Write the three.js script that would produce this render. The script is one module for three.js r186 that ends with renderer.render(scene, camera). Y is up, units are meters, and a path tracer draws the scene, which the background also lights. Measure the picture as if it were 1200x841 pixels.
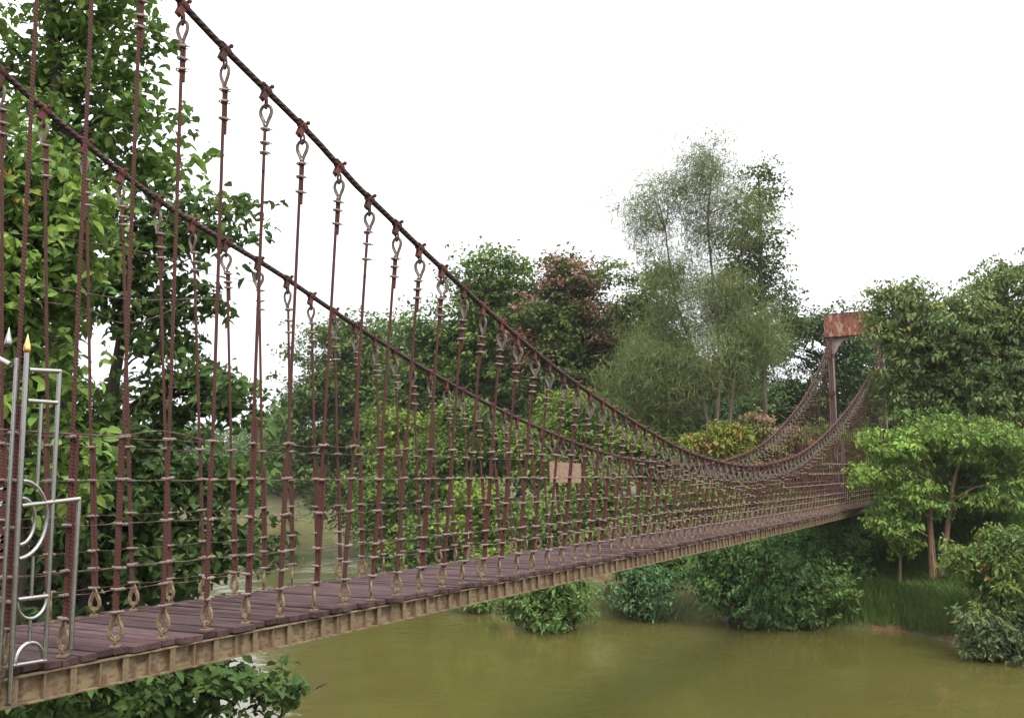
import * as THREE from 'three';
import { mergeGeometries, toCreasedNormals } from 'three/addons/utils/BufferGeometryUtils.js';
import { RoundedBoxGeometry } from 'three/addons/geometries/RoundedBoxGeometry.js';

// ---------------------------------------------------------------- camera, sky, sun, exposure
// world: +x runs along the bridge, -z is the bridge's far side, y = 0 is the water
const CAM_Y = 5.1, YAW = THREE.MathUtils.degToRad(28.1), PITCH = THREE.MathUtils.degToRad(6.71), ROLL = THREE.MathUtils.degToRad(-0.47), FOC = 1167;
const scene = new THREE.Scene();
const camera = new THREE.PerspectiveCamera(2 * Math.atan(420.5 / FOC) * 180 / Math.PI, 1200 / 841, 0.1, 2000);
camera.position.set(0, CAM_Y, 0);
camera.rotation.set(PITCH, YAW - Math.PI / 2, ROLL, 'YXZ');
scene.add(camera);

const SKY_W = 128, SKY_H = 64;
{
  const data = new Float32Array(SKY_W * SKY_H * 4);
  for (let j = 0; j < SKY_H; j++) for (let i = 0; i < SKY_W; i++) {
    const el = ((j + 0.5) / SKY_H - 0.5) * Math.PI, az = (i + 0.5) / SKY_W * Math.PI * 2;
    const s = Math.max(0, Math.sin(el));
    const cloud = 0.04 * Math.sin(az * 3 + 4 * s + 1.3) + 0.03 * Math.sin(az * 5 - 7 * s) + 0.025 * Math.sin(az * 9 + 14 * s + 2 * Math.sin(az * 4));
    const l = 0.46 * (1 + 2 * s) * (1 + cloud);      // overcast: the zenith three times the horizon
    const t = Math.min(1, s * 2.2), k = (j * SKY_W + i) * 4;
    data[k] = l * (0.945 + 0.05 * t); data[k + 1] = l * (0.95 + 0.045 * t); data[k + 2] = l * (1.04 - 0.02 * t); data[k + 3] = 1;
  }
  const sky = new THREE.DataTexture(data, SKY_W, SKY_H, THREE.RGBAFormat, THREE.FloatType);
  sky.mapping = THREE.EquirectangularReflectionMapping; sky.magFilter = THREE.LinearFilter; sky.needsUpdate = true;
  scene.background = sky; scene.environment = sky;
}
const sun = new THREE.DirectionalLight(0xfff3e2, 1.5);
sun.position.set(-10, 60, 25); sun.target.position.set(25, 0, -12);
sun.shadow.radius = 40; sun.castShadow = true; sun.shadow.mapSize.set(4096, 4096);
Object.assign(sun.shadow.camera, { left: -70, right: 70, top: 70, bottom: -70, near: 1, far: 220 });
scene.add(sun, sun.target);
const renderer = new THREE.WebGLRenderer({ antialias: true });
renderer.toneMapping = THREE.LinearToneMapping;
renderer.toneMappingExposure = 2.75;
scene.fog = new THREE.FogExp2(0xeef2f4, 0.0002);
renderer.shadowMap.enabled = true;

// ---------------------------------------------------------------- helpers
function rng(seed) { let a = seed >>> 0; return () => { a = (a + 0x6D2B79F5) | 0; let t = Math.imul(a ^ (a >>> 15), 1 | a); t = (t + Math.imul(t ^ (t >>> 7), 61 | t)) ^ t; return ((t ^ (t >>> 14)) >>> 0) / 4294967296; }; }
const V = (x, y, z) => new THREE.Vector3(x, y, z);
const lerp = (a, b, t) => a + (b - a) * t, clamp = (x, a, b) => Math.min(b, Math.max(a, x));
const smooth = (a, b, x) => { const t = clamp((x - a) / (b - a), 0, 1); return t * t * (3 - 2 * t); };
function hash(x, y, s) { let h = Math.imul(x, 374761393) ^ Math.imul(y, 668265263) ^ Math.imul(s, 1274126177); h = Math.imul(h ^ (h >>> 13), 1274126177); return ((h ^ (h >>> 16)) >>> 0) / 4294967296; }
function vnoise(x, y, px, py, s) {          // value noise with periods px, py
  const xi = Math.floor(x), yi = Math.floor(y), fx = x - xi, fy = y - yi, u = fx * fx * (3 - 2 * fx), v = fy * fy * (3 - 2 * fy);
  const w = (n, p) => ((n % p) + p) % p, a = w(xi, px), b = w(xi + 1, px), c = w(yi, py), d = w(yi + 1, py);
  return lerp(lerp(hash(a, c, s), hash(b, c, s), u), lerp(hash(a, d, s), hash(b, d, s), u), v);
}
function fbm(u, v, cx, cy, oct, s) { let a = 0.5, t = 0, n = 0; for (let o = 0; o < oct; o++) { t += a * vnoise(u * cx, v * cy, cx, cy, s + o); n += a; a *= 0.5; cx *= 2; cy *= 2; } return t / n; }
const noise2 = (x, y, s = 1) => (vnoise(x, y, 1 << 20, 1 << 20, s) + 0.5 * vnoise(x * 2.1, y * 2.1, 1 << 20, 1 << 20, s + 1) + 0.25 * vnoise(x * 4.3, y * 4.3, 1 << 20, 1 << 20, s + 2)) / 1.75;
function tex(w, h, fn, rep = [1, 1], srgb = true) {
  const d = new Uint8Array(w * h * 4);
  for (let j = 0; j < h; j++) for (let i = 0; i < w; i++) { const c = fn((i + 0.5) / w, (j + 0.5) / h), k = (j * w + i) * 4; for (let q = 0; q < 3; q++) d[k + q] = clamp((Array.isArray(c) ? c[q] : c) * 255, 0, 255); d[k + 3] = 255; }
  const t = new THREE.DataTexture(d, w, h, THREE.RGBAFormat); t.wrapS = t.wrapT = THREE.RepeatWrapping; t.repeat.set(...rep);
  t.magFilter = THREE.LinearFilter; t.minFilter = THREE.LinearMipmapLinearFilter; t.generateMipmaps = true;
  if (srgb) t.colorSpace = THREE.SRGBColorSpace; t.needsUpdate = true; return t;
}
const mix3 = (a, b, t) => a.map((x, i) => lerp(x, b[i], t));
const col = (r, g, b) => new THREE.Color().setRGB(r, g, b);
const used = {};
function numbered(name) { const n = used[name] = (used[name] ?? -1) + 1; return n ? `${name}_${String(n).padStart(3, '0')}` : name; }
function thing(name, label, category, pos = V(0, 0, 0), group) { const o = new THREE.Group(); o.name = numbered(name); o.position.copy(pos); o.userData = { label, category }; if (group) o.userData.group = group; scene.add(o); return o; }
function part(name, geo, mat, parent) { const m = new THREE.Mesh(geo, mat); m.name = name; parent.add(m); return m; }
function structure(name, geo, mat) { const m = new THREE.Mesh(geo, mat); m.name = name; m.userData.kind = 'structure'; scene.add(m); return m; }
// a photo pixel gives a direction
function ray(px, py) {
  const r = (px - 600) / FOC, u = (420.5 - py) / FOC, rt = r * Math.cos(ROLL) - u * Math.sin(ROLL), uu = r * Math.sin(ROLL) + u * Math.cos(ROLL);
  const fw = Math.cos(PITCH) - uu * Math.sin(PITCH), up = Math.sin(PITCH) + uu * Math.cos(PITCH);
  return V(fw * Math.cos(YAW) + rt * Math.sin(YAW), up, -fw * Math.sin(YAW) + rt * Math.cos(YAW));   // scaled so that 1 = depth along the lens axis
}
const at = (px, py, depth) => ray(px, py).multiplyScalar(depth).add(V(0, CAM_Y, 0));
const onSide = (px, py, L) => { const r = ray(px, py); return r.multiplyScalar(L / -r.z).add(V(0, CAM_Y, 0)); };     // on the upright plane z = -L
const onAcross = (px, py, X) => { const r = ray(px, py); return r.multiplyScalar(X / r.x).add(V(0, CAM_Y, 0)); };   // on the upright plane x = X

function box(w, h, d, x = 0, y = 0, z = 0) { const g = new THREE.BoxGeometry(w, h, d); g.translate(x, y, z); return g; }
function rod(a, b, r, seg = 8, r2 = r, cap = true) {     // straight bar with uv in metres
  const len = a.distanceTo(b), g = new THREE.CylinderGeometry(r2, r, len, seg, 1, !cap), uv = g.attributes.uv;
  for (let i = 0; i < uv.count; i++) uv.setXY(i, uv.getX(i) * 6.283 * r, uv.getY(i) * len);
  g.applyQuaternion(new THREE.Quaternion().setFromUnitVectors(V(0, 1, 0), b.clone().sub(a).normalize())); g.translate((a.x + b.x) / 2, (a.y + b.y) / 2, (a.z + b.z) / 2); return g;
}
function taper(pts, radii, seg = 7, wob = 0, seed = 1) {   // tapered, slightly lumpy tube through points; uv in metres
  const n = pts.length, pos = [], uv = [], idx = []; let len = 0; const up = V(0.31, 0.2, 0.93).normalize();
  for (let i = 0; i < n; i++) {
    const t = pts[Math.min(n - 1, i + 1)].clone().sub(pts[Math.max(0, i - 1)]).normalize(), a = V(0, 0, 0).crossVectors(up, t).normalize(), b = V(0, 0, 0).crossVectors(t, a);
    if (i) len += pts[i].distanceTo(pts[i - 1]);
    for (let k = 0; k <= seg; k++) {
      const q = k / seg * Math.PI * 2, r = radii[i] * (1 + wob * (hash(k % seg, i, seed) - 0.5));
      pos.push(pts[i].x + (a.x * Math.cos(q) + b.x * Math.sin(q)) * r, pts[i].y + (a.y * Math.cos(q) + b.y * Math.sin(q)) * r, pts[i].z + (a.z * Math.cos(q) + b.z * Math.sin(q)) * r);
      uv.push(q * radii[0], len);
    }
  }
  for (let i = 0; i < n - 1; i++) for (let k = 0; k < seg; k++) { const p = i * (seg + 1) + k, q = p + seg + 1; idx.push(p, p + 1, q, p + 1, q + 1, q); }
  const g = new THREE.BufferGeometry(); g.setAttribute('position', new THREE.Float32BufferAttribute(pos, 3)); g.setAttribute('uv', new THREE.Float32BufferAttribute(uv, 2)); g.setIndex(idx); g.computeVertexNormals(); return g;
}
const merged = gs => mergeGeometries(gs.map(g => { const q = g.index ? g.toNonIndexed() : g; for (const k of Object.keys(q.attributes)) if (!['position', 'normal', 'uv'].includes(k)) q.deleteAttribute(k); return q; }));
const curveOf = (pts, n) => new THREE.CatmullRomCurve3(pts, false, 'centripetal').getPoints(n);

// ---------------------------------------------------------------- materials
const M = {};
const rustTex = tex(256, 256, (u, v) => {
  const a = fbm(u, v, 8, 8, 5, 11), b = fbm(u, v, 3, 3, 4, 23);
  return mix3(mix3([0.30, 0.17, 0.155], [0.44, 0.25, 0.215], a), [0.56, 0.36, 0.29], smooth(0.55, 0.8, b) * 0.6);
}, [3, 3]);
M.rope = new THREE.MeshStandardMaterial({ map: tex(64, 128, (u, v) => { const s = 0.5 + 0.5 * Math.sin((u * 2 + v * 4) * Math.PI * 2), n = fbm(u, v, 8, 16, 3, 3); return mix3([0.25, 0.12, 0.10], [0.45, 0.25, 0.21], s * 0.4 + n * 0.6); }, [12, 9]), bumpMap: tex(64, 64, (u, v) => 0.5 + 0.5 * Math.sin((u * 2 + v * 4) * Math.PI * 2), [12, 9], false), bumpScale: 0.003, roughness: 0.85, color: col(0.47, 0.34, 0.30) });
M.cable = new THREE.MeshStandardMaterial({ map: tex(64, 128, (u, v) => { const s = 0.5 + 0.5 * Math.sin((u * 3 + v * 3) * Math.PI * 2), n = fbm(u, v, 6, 12, 4, 5); return mix3([0.19, 0.12, 0.12], [0.42, 0.22, 0.20], s * 0.3 + n * 0.7); }, [5, 5]), bumpMap: tex(64, 64, (u, v) => 0.5 + 0.5 * Math.sin((u * 3 + v * 3) * Math.PI * 2), [5, 5], false), bumpScale: 0.006, roughness: 0.8, color: col(0.38, 0.40, 0.41) });
M.rust = new THREE.MeshStandardMaterial({ map: rustTex, color: col(0.45, 0.47, 0.47), roughness: 0.85, bumpMap: tex(128, 128, (u, v) => fbm(u, v, 16, 16, 4, 8), [4, 4], false), bumpScale: 0.003 });
M.rustRed = new THREE.MeshStandardMaterial({ map: rustTex, color: col(0.68, 0.56, 0.53), roughness: 0.85 });
const galv = (seed, a, b, c) => tex(128, 128, (u, v) => mix3(mix3(a, b, fbm(u, v, 6, 6, 4, seed)), c, smooth(0.52, 0.68, fbm(u, v, 4, 4, 4, seed + 9))), [4, 4]);
M.thimble = new THREE.MeshStandardMaterial({ color: col(0.38, 0.37, 0.36), map: galv(31, [0.52, 0.48, 0.45], [0.66, 0.63, 0.59], [0.47, 0.33, 0.27]), roughness: 0.6, metalness: 0.25 });
M.deckLoop = new THREE.MeshStandardMaterial({ color: col(0.40, 0.40, 0.40), map: galv(41, [0.60, 0.51, 0.38], [0.70, 0.62, 0.49], [0.50, 0.34, 0.25]), roughness: 0.75 });
M.clip = new THREE.MeshStandardMaterial({ color: col(0.50, 0.49, 0.48), map: galv(51, [0.58, 0.52, 0.49], [0.76, 0.71, 0.67], [0.46, 0.31, 0.26]), roughness: 0.6, metalness: 0.15 });
M.wire = new THREE.MeshStandardMaterial({ color: col(0.55, 0.55, 0.56), map: galv(61, [0.42, 0.36, 0.34], [0.58, 0.54, 0.51], [0.40, 0.25, 0.20]), roughness: 0.6, metalness: 0.2 });
M.chrome = new THREE.MeshStandardMaterial({ color: col(0.34, 0.33, 0.31), metalness: 1, roughness: 0.34, roughnessMap: tex(64, 64, (u, v) => 0.55 + 0.45 * fbm(u, v, 4, 8, 4, 71), [2, 2], false) });
M.brass = new THREE.MeshStandardMaterial({ color: col(0.72, 0.47, 0.16), metalness: 1, roughness: 0.3 });
const plankTex = tex(512, 128, (u, v) => {
  const g = fbm(u, v, 4, 32, 4, 81), f = fbm(u, v, 8, 64, 3, 85), p = fbm(u, v, 6, 3, 4, 88);
  let c = mix3([0.37, 0.285, 0.30], [0.56, 0.455, 0.46], g * 0.6 + f * 0.4);
  c = mix3(c, [0.27, 0.19, 0.20], smooth(0.56, 0.72, fbm(u, v, 3, 48, 3, 91)) * 0.75);
  return mix3(c, [0.62, 0.55, 0.55], smooth(0.55, 0.75, p) * 0.45);
}, [0.57, 1.0]);
const plankBump = tex(256, 128, (u, v) => fbm(u, v, 4, 48, 4, 83), [0.57, 1.0], false);
// dry weathered boards
M.plank = [0.62, 0.82, 1.0, 1.2, 0.92].map((k, i) => new THREE.MeshPhysicalMaterial({ specularIntensity: 0.35, map: plankTex, bumpMap: plankBump, bumpScale: 0.006, color: col(k * 0.315, k * 0.31 * (0.96 + 0.02 * (i % 3)), k * 0.30 * (0.97 + 0.015 * (i % 2))), roughness: 0.88 }));
const girderTex = tex(512, 128, (u, v) => {
  const a = fbm(u, v, 16, 4, 5, 101), b = fbm(u, v, 64, 3, 5, 107), d = fbm(u, v, 96, 16, 4, 111);
  let c = mix3([0.62, 0.54, 0.41], [0.74, 0.67, 0.54], a);
  c = mix3(c, [0.45, 0.31, 0.23], smooth(0.45, 0.75, b) * 0.7);
  return mix3(c, [0.30, 0.23, 0.19], smooth(0.5, 0.75, d) * 0.45);
}, [0.25, 3]);
M.girder = new THREE.MeshStandardMaterial({ color: col(0.37, 0.355, 0.325), map: girderTex, roughness: 0.8 });
M.header = new THREE.MeshStandardMaterial({ color: col(0.50, 0.55, 0.56), map: tex(256, 128, (u, v) => {
  let c = mix3([0.50, 0.27, 0.20], [0.64, 0.37, 0.28], fbm(u, v, 6, 4, 4, 121));
  c = mix3(c, [0.78, 0.66, 0.58], smooth(0.54, 0.70, fbm(u, v, 20, 3, 5, 127)) * 0.7);
  return mix3(c, [0.36, 0.17, 0.13], smooth(0.5, 0.7, fbm(u, v, 28, 10, 4, 131)) * 0.7);
}, [0.45, 1.0]), roughness: 0.8 });
M.post = new THREE.MeshStandardMaterial({ color: col(0.52, 0.55, 0.58), map: tex(128, 256, (u, v) => mix3(mix3([0.56, 0.47, 0.45], [0.70, 0.62, 0.58], fbm(u, v, 4, 8, 4, 141)), [0.46, 0.24, 0.20], smooth(0.55, 0.72, fbm(u, v, 6, 10, 5, 147)) * 0.55), [1.2, 0.35]), roughness: 0.8 });
M.board = new THREE.MeshStandardMaterial({ color: col(0.44, 0.46, 0.48), map: tex(128, 128, (u, v) => mix3(mix3([0.66, 0.52, 0.40], [0.76, 0.63, 0.52], fbm(u, v, 3, 24, 4, 151)), [0.60, 0.42, 0.34], smooth(0.5, 0.7, fbm(u, v, 4, 4, 3, 157)) * 0.5), [2, 2]), roughness: 0.8 });
const barkTex = (seed, a, b) => tex(128, 256, (u, v) => mix3(mix3(a, b, fbm(u, v, 12, 8, 4, seed)), [0.22, 0.19, 0.16], smooth(0.55, 0.7, fbm(u, v, 16, 6, 4, seed + 5)) * 0.8), [1.5, 0.5]);
const barkBump = tex(128, 128, (u, v) => fbm(u, v, 16, 5, 4, 165), [1.5, 0.7], false);
M.barkGrey = new THREE.MeshStandardMaterial({ color: col(0.7, 0.7, 0.7), map: barkTex(161, [0.36, 0.32, 0.28], [0.52, 0.47, 0.41]), bumpMap: barkBump, bumpScale: 0.03, roughness: 0.95 });
M.barkRed = new THREE.MeshStandardMaterial({ color: col(0.75, 0.73, 0.72), map: barkTex(171, [0.46, 0.36, 0.28], [0.62, 0.51, 0.41]), bumpMap: barkBump, bumpScale: 0.02, roughness: 0.95 });
M.barkDark = new THREE.MeshStandardMaterial({ color: col(0.7, 0.7, 0.7), map: barkTex(181, [0.22, 0.19, 0.16], [0.35, 0.30, 0.26]), bumpMap: barkBump, bumpScale: 0.03, roughness: 0.95 });
M.leaf = new THREE.MeshPhysicalMaterial({ color: 0xffffff, vertexColors: true, roughness: 1, side: THREE.DoubleSide, transmission: 0.25, thickness: 0, specularIntensity: 0.3 });
M.leafThin = new THREE.MeshPhysicalMaterial({ color: 0xffffff, vertexColors: true, roughness: 1, side: THREE.DoubleSide, transmission: 0.32, thickness: 0, specularIntensity: 0.3 });
M.leafFine = M.leaf;
M.grass = new THREE.MeshPhysicalMaterial({ color: 0xffffff, roughness: 1, side: THREE.DoubleSide, transmission: 0.25, thickness: 0, specularIntensity: 0.3 });

// ---------------------------------------------------------------- ground and river
const FAR = [[120, 22], [60, 25], [10, 29], [-0.9, 31.4], [-2.5, 33.3], [-4.5, 35.2], [-8.6, 34.4], [-13, 35.6], [-15.3, 32.2], [-18.5, 32.8], [-28, 39], [-40, 53], [-50, 64], [-75, 97], [-110, 135], [-220, 260]];
const NEAR = [[120, 6], [60, 9], [6, 9], [0, 7.5], [-8, 7.5], [-12, 11], [-16, 15.5], [-28, 25], [-50, 48], [-75, 77], [-110, 110], [-220, 230]];
const lookup = (tab, z) => { for (let i = 0; i < tab.length - 1; i++) if (z <= tab[i][0] && z >= tab[i + 1][0]) return lerp(tab[i][1], tab[i + 1][1], (tab[i][0] - z) / (tab[i][0] - tab[i + 1][0])); return tab[z > 0 ? 0 : tab.length - 1][1]; };
function groundY(x, z) {
  const wob = (noise2(x * 0.45, z * 0.45, 9) - 0.5) * 1.6;
  let far = x - lookup(FAR, z), near = lookup(NEAR, z) - x, d = Math.max(far, near) * (z < -20 ? 0.72 : 0.95);
  if (z < -40) d = Math.max(d, Math.hypot(x, z) - 124);
  d += wob * 0.5;
  const n = noise2(x * 0.8, z * 0.8, 5) - 0.5, n2 = noise2(x * 0.09, z * 0.09, 15) - 0.5;
  if (d < 0) return -1.6 * smooth(0, -4, d) - 0.05;
  return 0.95 * smooth(0, 0.7, d) + 2.45 * smooth(0.4, 7.5, d) + n * 0.35 * smooth(0.3, 2, d) + n2 * 1.2 * smooth(8, 30, d) + smooth(60, 220, d) * 3;
}
{
  const axis = (lo, hi, a, b, fine, grow) => { const v = []; for (let x = a; x <= b; x += fine) v.push(x); let s = fine, x = b; while (x < hi) { s *= grow; x += s; v.push(Math.min(x, hi)); } s = fine; x = a; while (x > lo) { s *= grow; x -= s; v.unshift(Math.max(x, lo)); } return v; };
  const xs = axis(-700, 900, 6, 50, 0.4, 1.12), zs = axis(-900, 700, -34, 8, 0.4, 1.12), pos = [], uv = [], idx = [];
  for (const z of zs) for (const x of xs) { pos.push(x, groundY(x, z), z); uv.push(x, z); }
  const w = xs.length; for (let j = 0; j < zs.length - 1; j++) for (let i = 0; i < w - 1; i++) { const p = j * w + i; idx.push(p, p + w, p + 1, p + 1, p + w, p + w + 1); }
  const g = new THREE.BufferGeometry(); g.setAttribute('position', new THREE.Float32BufferAttribute(pos, 3)); g.setAttribute('uv', new THREE.Float32BufferAttribute(uv, 2)); g.setIndex(idx); g.computeVertexNormals();
  const soil = new THREE.MeshStandardMaterial({ map: tex(512, 512, (u, v) => {
    const a = fbm(u, v, 8, 8, 6, 201), b = fbm(u, v, 4, 4, 5, 211), c = fbm(u, v, 64, 64, 2, 221);
    return mix3(mix3([0.27, 0.21, 0.14], [0.42, 0.33, 0.22], a), [0.20, 0.25, 0.09], smooth(0.42, 0.62, b) * 0.8).map(q => q * (0.8 + 0.4 * c));
  }, [0.2, 0.2]), bumpMap: tex(256, 256, (u, v) => fbm(u, v, 16, 16, 5, 231), [0.4, 0.4], false), bumpScale: 0.12, roughness: 1 });
  structure('ground', g, soil);

  const wg = new THREE.PlaneGeometry(420, 420, 1, 1); wg.rotateX(-Math.PI / 2); wg.translate(90, 0, -60);
  const wuv = wg.attributes.uv, wp = wg.attributes.position; for (let i = 0; i < 4; i++) wuv.setXY(i, wp.getX(i), wp.getZ(i));
  const ripple = tex(512, 512, (u, v) => 0.55 * fbm(u, v, 6, 9, 3, 301) + 0.45 * fbm(u, v, 24, 30, 3, 311) * smooth(0.42, 0.7, fbm(u, v, 3, 3, 4, 321)), [1 / 9, 1 / 9], false);
  const silt = tex(256, 256, (u, v) => mix3([0.27, 0.26, 0.13], [0.315, 0.30, 0.155], fbm(u, v, 4, 4, 4, 331)), [1 / 30, 1 / 30]);
  const water = new THREE.MeshPhysicalMaterial({ map: silt, roughness: 0.1, bumpMap: ripple, bumpScale: 0.045, ior: 1.33 });
  structure('river', wg, water);
}

// ---------------------------------------------------------------- the bridge
const L_NEAR = 6.125, L_FAR = 7.713, EDGE_NEAR = 6.02, EDGE_FAR = 7.82, U0 = 1.0, U1 = 44.4, STEP = 0.45;
const deckY = u => CAM_Y - 1.207 - 0.046 * (1 - ((u - 20) / 18) ** 2);
const cableTab = {
  near: [[-6, -1.6], [1.0, 6.3], [3.4, 5.02], [5.69, 3.92], [7.04, 3.27], [7.9, 2.80], [9.8, 2.14], [10.96, 1.79], [12.2, 1.45], [13.64, 1.13], [15.4, 0.79], [17.5, 0.45], [20.2, 0.23], [22.3, 0.18], [24.7, 0.29], [27.6, 0.57], [31.3, 1.27], [36.2, 2.5], [40.5, 3.93], [43.9, 5.55], [51, -1.4]],
  far: [[-6, -1.6], [1.0, 6.3], [3.4, 4.85], [5.32, 3.72], [7.1, 2.97], [8.7, 2.46], [10.2, 2.02], [12.2, 1.51], [14.9, 0.97], [18.5, 0.46], [21.4, 0.28], [25.2, 0.25], [29.3, 0.60], [32.5, 1.17], [36.4, 2.29], [39.6, 3.53], [42.5, 5.05], [43.9, 5.80], [51, -1.4]],
};
function cableLat(side, u) {   // the near cable swings out a little towards the towers' saddles
  return side === 'near' ? lerp(6.12, 5.83, smooth(5.5, 8.4, u)) : lerp(8.10, 7.86, smooth(6.8, 9.2, u));
}
function cableY(side, u) {      // monotone cubic through the table
  const t = cableTab[side]; let i = 0; while (i < t.length - 2 && u > t[i + 1][0]) i++;
  const sl = k => { if (k <= 0 || k >= t.length - 1) return (t[Math.min(k + 1, t.length - 1)][1] - t[Math.max(0, k - 1)][1]) / (t[Math.min(k + 1, t.length - 1)][0] - t[Math.max(0, k - 1)][0]); if (t[k][0] === 1.0) return -0.6; if (t[k][0] === 43.9) return 0.5; return (t[k + 1][1] - t[k - 1][1]) / (t[k + 1][0] - t[k - 1][0]); };
  const [x0, y0] = t[i], [x1, y1] = t[i + 1], h = x1 - x0, s = (u - x0) / h;
  if (i === 0 || i === t.length - 2) return CAM_Y + lerp(y0, y1, s);
  return CAM_Y + y0 * (1 + 2 * s) * (1 - s) ** 2 + h * sl(i) * s * (1 - s) ** 2 + y1 * s * s * (3 - 2 * s) + h * sl(i + 1) * s * s * (s - 1);
}
const bridge = thing('suspension_bridge', 'rusty wire rope footbridge with plank deck hanging across the olive river', 'bridge', V(U0, 0, -(L_NEAR + L_FAR) / 2));
const BO = bridge.position, rel = v => v.clone().sub(BO);
const R = rng(7);

for (const side of ['near', 'far']) {
  const pts = []; for (let u = -6; u <= 51.01; u += (u < 26 ? 0.25 : 0.5)) pts.push(rel(V(u, cableY(side, u), -cableLat(side, u))));
  const g = taper(pts, pts.map(() => 0.03), 10); part('main_cable', g, M.cable, bridge);
}
// shared pieces of a hanger
function teardrop(h, w, r, seg = 22, ring = 6) {   // point up at y = 0, hanging down to -h
  const c = new THREE.CatmullRomCurve3([V(0, 0, 0), V(w * 0.2, -h * 0.25, 0), V(w * 0.47, -h * 0.58, 0), V(w * 0.42, -h * 0.85, 0), V(0, -h, 0), V(-w * 0.42, -h * 0.85, 0), V(-w * 0.47, -h * 0.58, 0), V(-w * 0.2, -h * 0.25, 0)], true, 'centripetal');
  return new THREE.TubeGeometry(c, seg, r, ring, true);
}
function loopGeo(h, w, r, inner = 0.72) {
  const a = teardrop(h, w, r), b = teardrop(h * inner, w * inner, r * 0.62, 18, 5); b.translate(0, -h * (1 - inner) * 0.72, 0); return merged([a, b]);
}
const loopHang = (() => { const g = loopGeo(0.21, 0.125, 0.0115); g.rotateZ(Math.PI); g.translate(0, -0.21, 0); return g; })();   // round end up at y = 0, point down at -0.21
const loopDeck = loopGeo(0.2, 0.105, 0.0125, 0.66);
function clipGeo(w, d) {    // saddle, U-bolt and two nuts of a wire rope clip
  const s = new RoundedBoxGeometry(w, 0.022, 0.046, 1, 0.007), parts = [s];
  for (const q of [-1, 1]) { parts.push(rod(V(q * w * 0.33, 0.002, -0.02), V(q * w * 0.33, 0.002, d), 0.0065, 6)); const n = new THREE.CylinderGeometry(0.0125, 0.0125, 0.012, 6); n.rotateX(Math.PI / 2); n.translate(q * w * 0.33, 0.002, 0.03); parts.push(n); }
  const u = new THREE.TorusGeometry(w * 0.33, 0.0065, 5, 8, Math.PI); u.rotateX(-Math.PI / 2); u.translate(0, 0.002, -0.018); parts.push(u);
  return merged(parts);
}
const clipLow = clipGeo(0.088, 0.048), clipUp = clipGeo(0.07, 0.062);
const clampGeo = (() => {   // band round the cable, ear plates, cross bolt and shackle
  const ring = new THREE.CylinderGeometry(0.043, 0.043, 0.075, 12); ring.rotateZ(Math.PI / 2);
  const ears = [box(0.06, 0.1, 0.012, 0, -0.066, 0.017), box(0.06, 0.1, 0.012, 0, -0.066, -0.017)];
  const bolt = rod(V(0.005, 0.035, -0.075), V(0.005, 0.035, 0.07), 0.011, 6), head = new THREE.CylinderGeometry(0.021, 0.021, 0.016, 6); head.rotateX(Math.PI / 2); head.translate(0.005, 0.035, 0.05);
  const tip = new THREE.CylinderGeometry(0.004, 0.018, 0.03, 6); tip.rotateZ(Math.PI / 2); tip.translate(-0.075, 0.015, 0.02);
  const shank = rod(V(-0.07, 0.015, 0.02), V(0.03, 0.015, 0.02), 0.013, 6);
  return merged([ring, ...ears, bolt, head, tip, shank]);
})();
const shackleGeo = (() => { const u = new THREE.TorusGeometry(0.03, 0.0105, 6, 14); u.scale(1, 1.5, 1); u.rotateY(Math.PI / 2 - 0.5); return u; })();
const eyeGeo = (() => { const t = new THREE.TorusGeometry(0.026, 0.01, 6, 12); t.translate(0, 0.045, 0); const p = box(0.1, 0.012, 0.07, 0, 0.006, 0), s = rod(V(0, -0.16, 0), V(0, 0.02, 0), 0.01, 6), n = new THREE.CylinderGeometry(0.02, 0.02, 0.016, 6); n.translate(0, 0.02, 0); return merged([t, p, s, n]); })();

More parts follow.
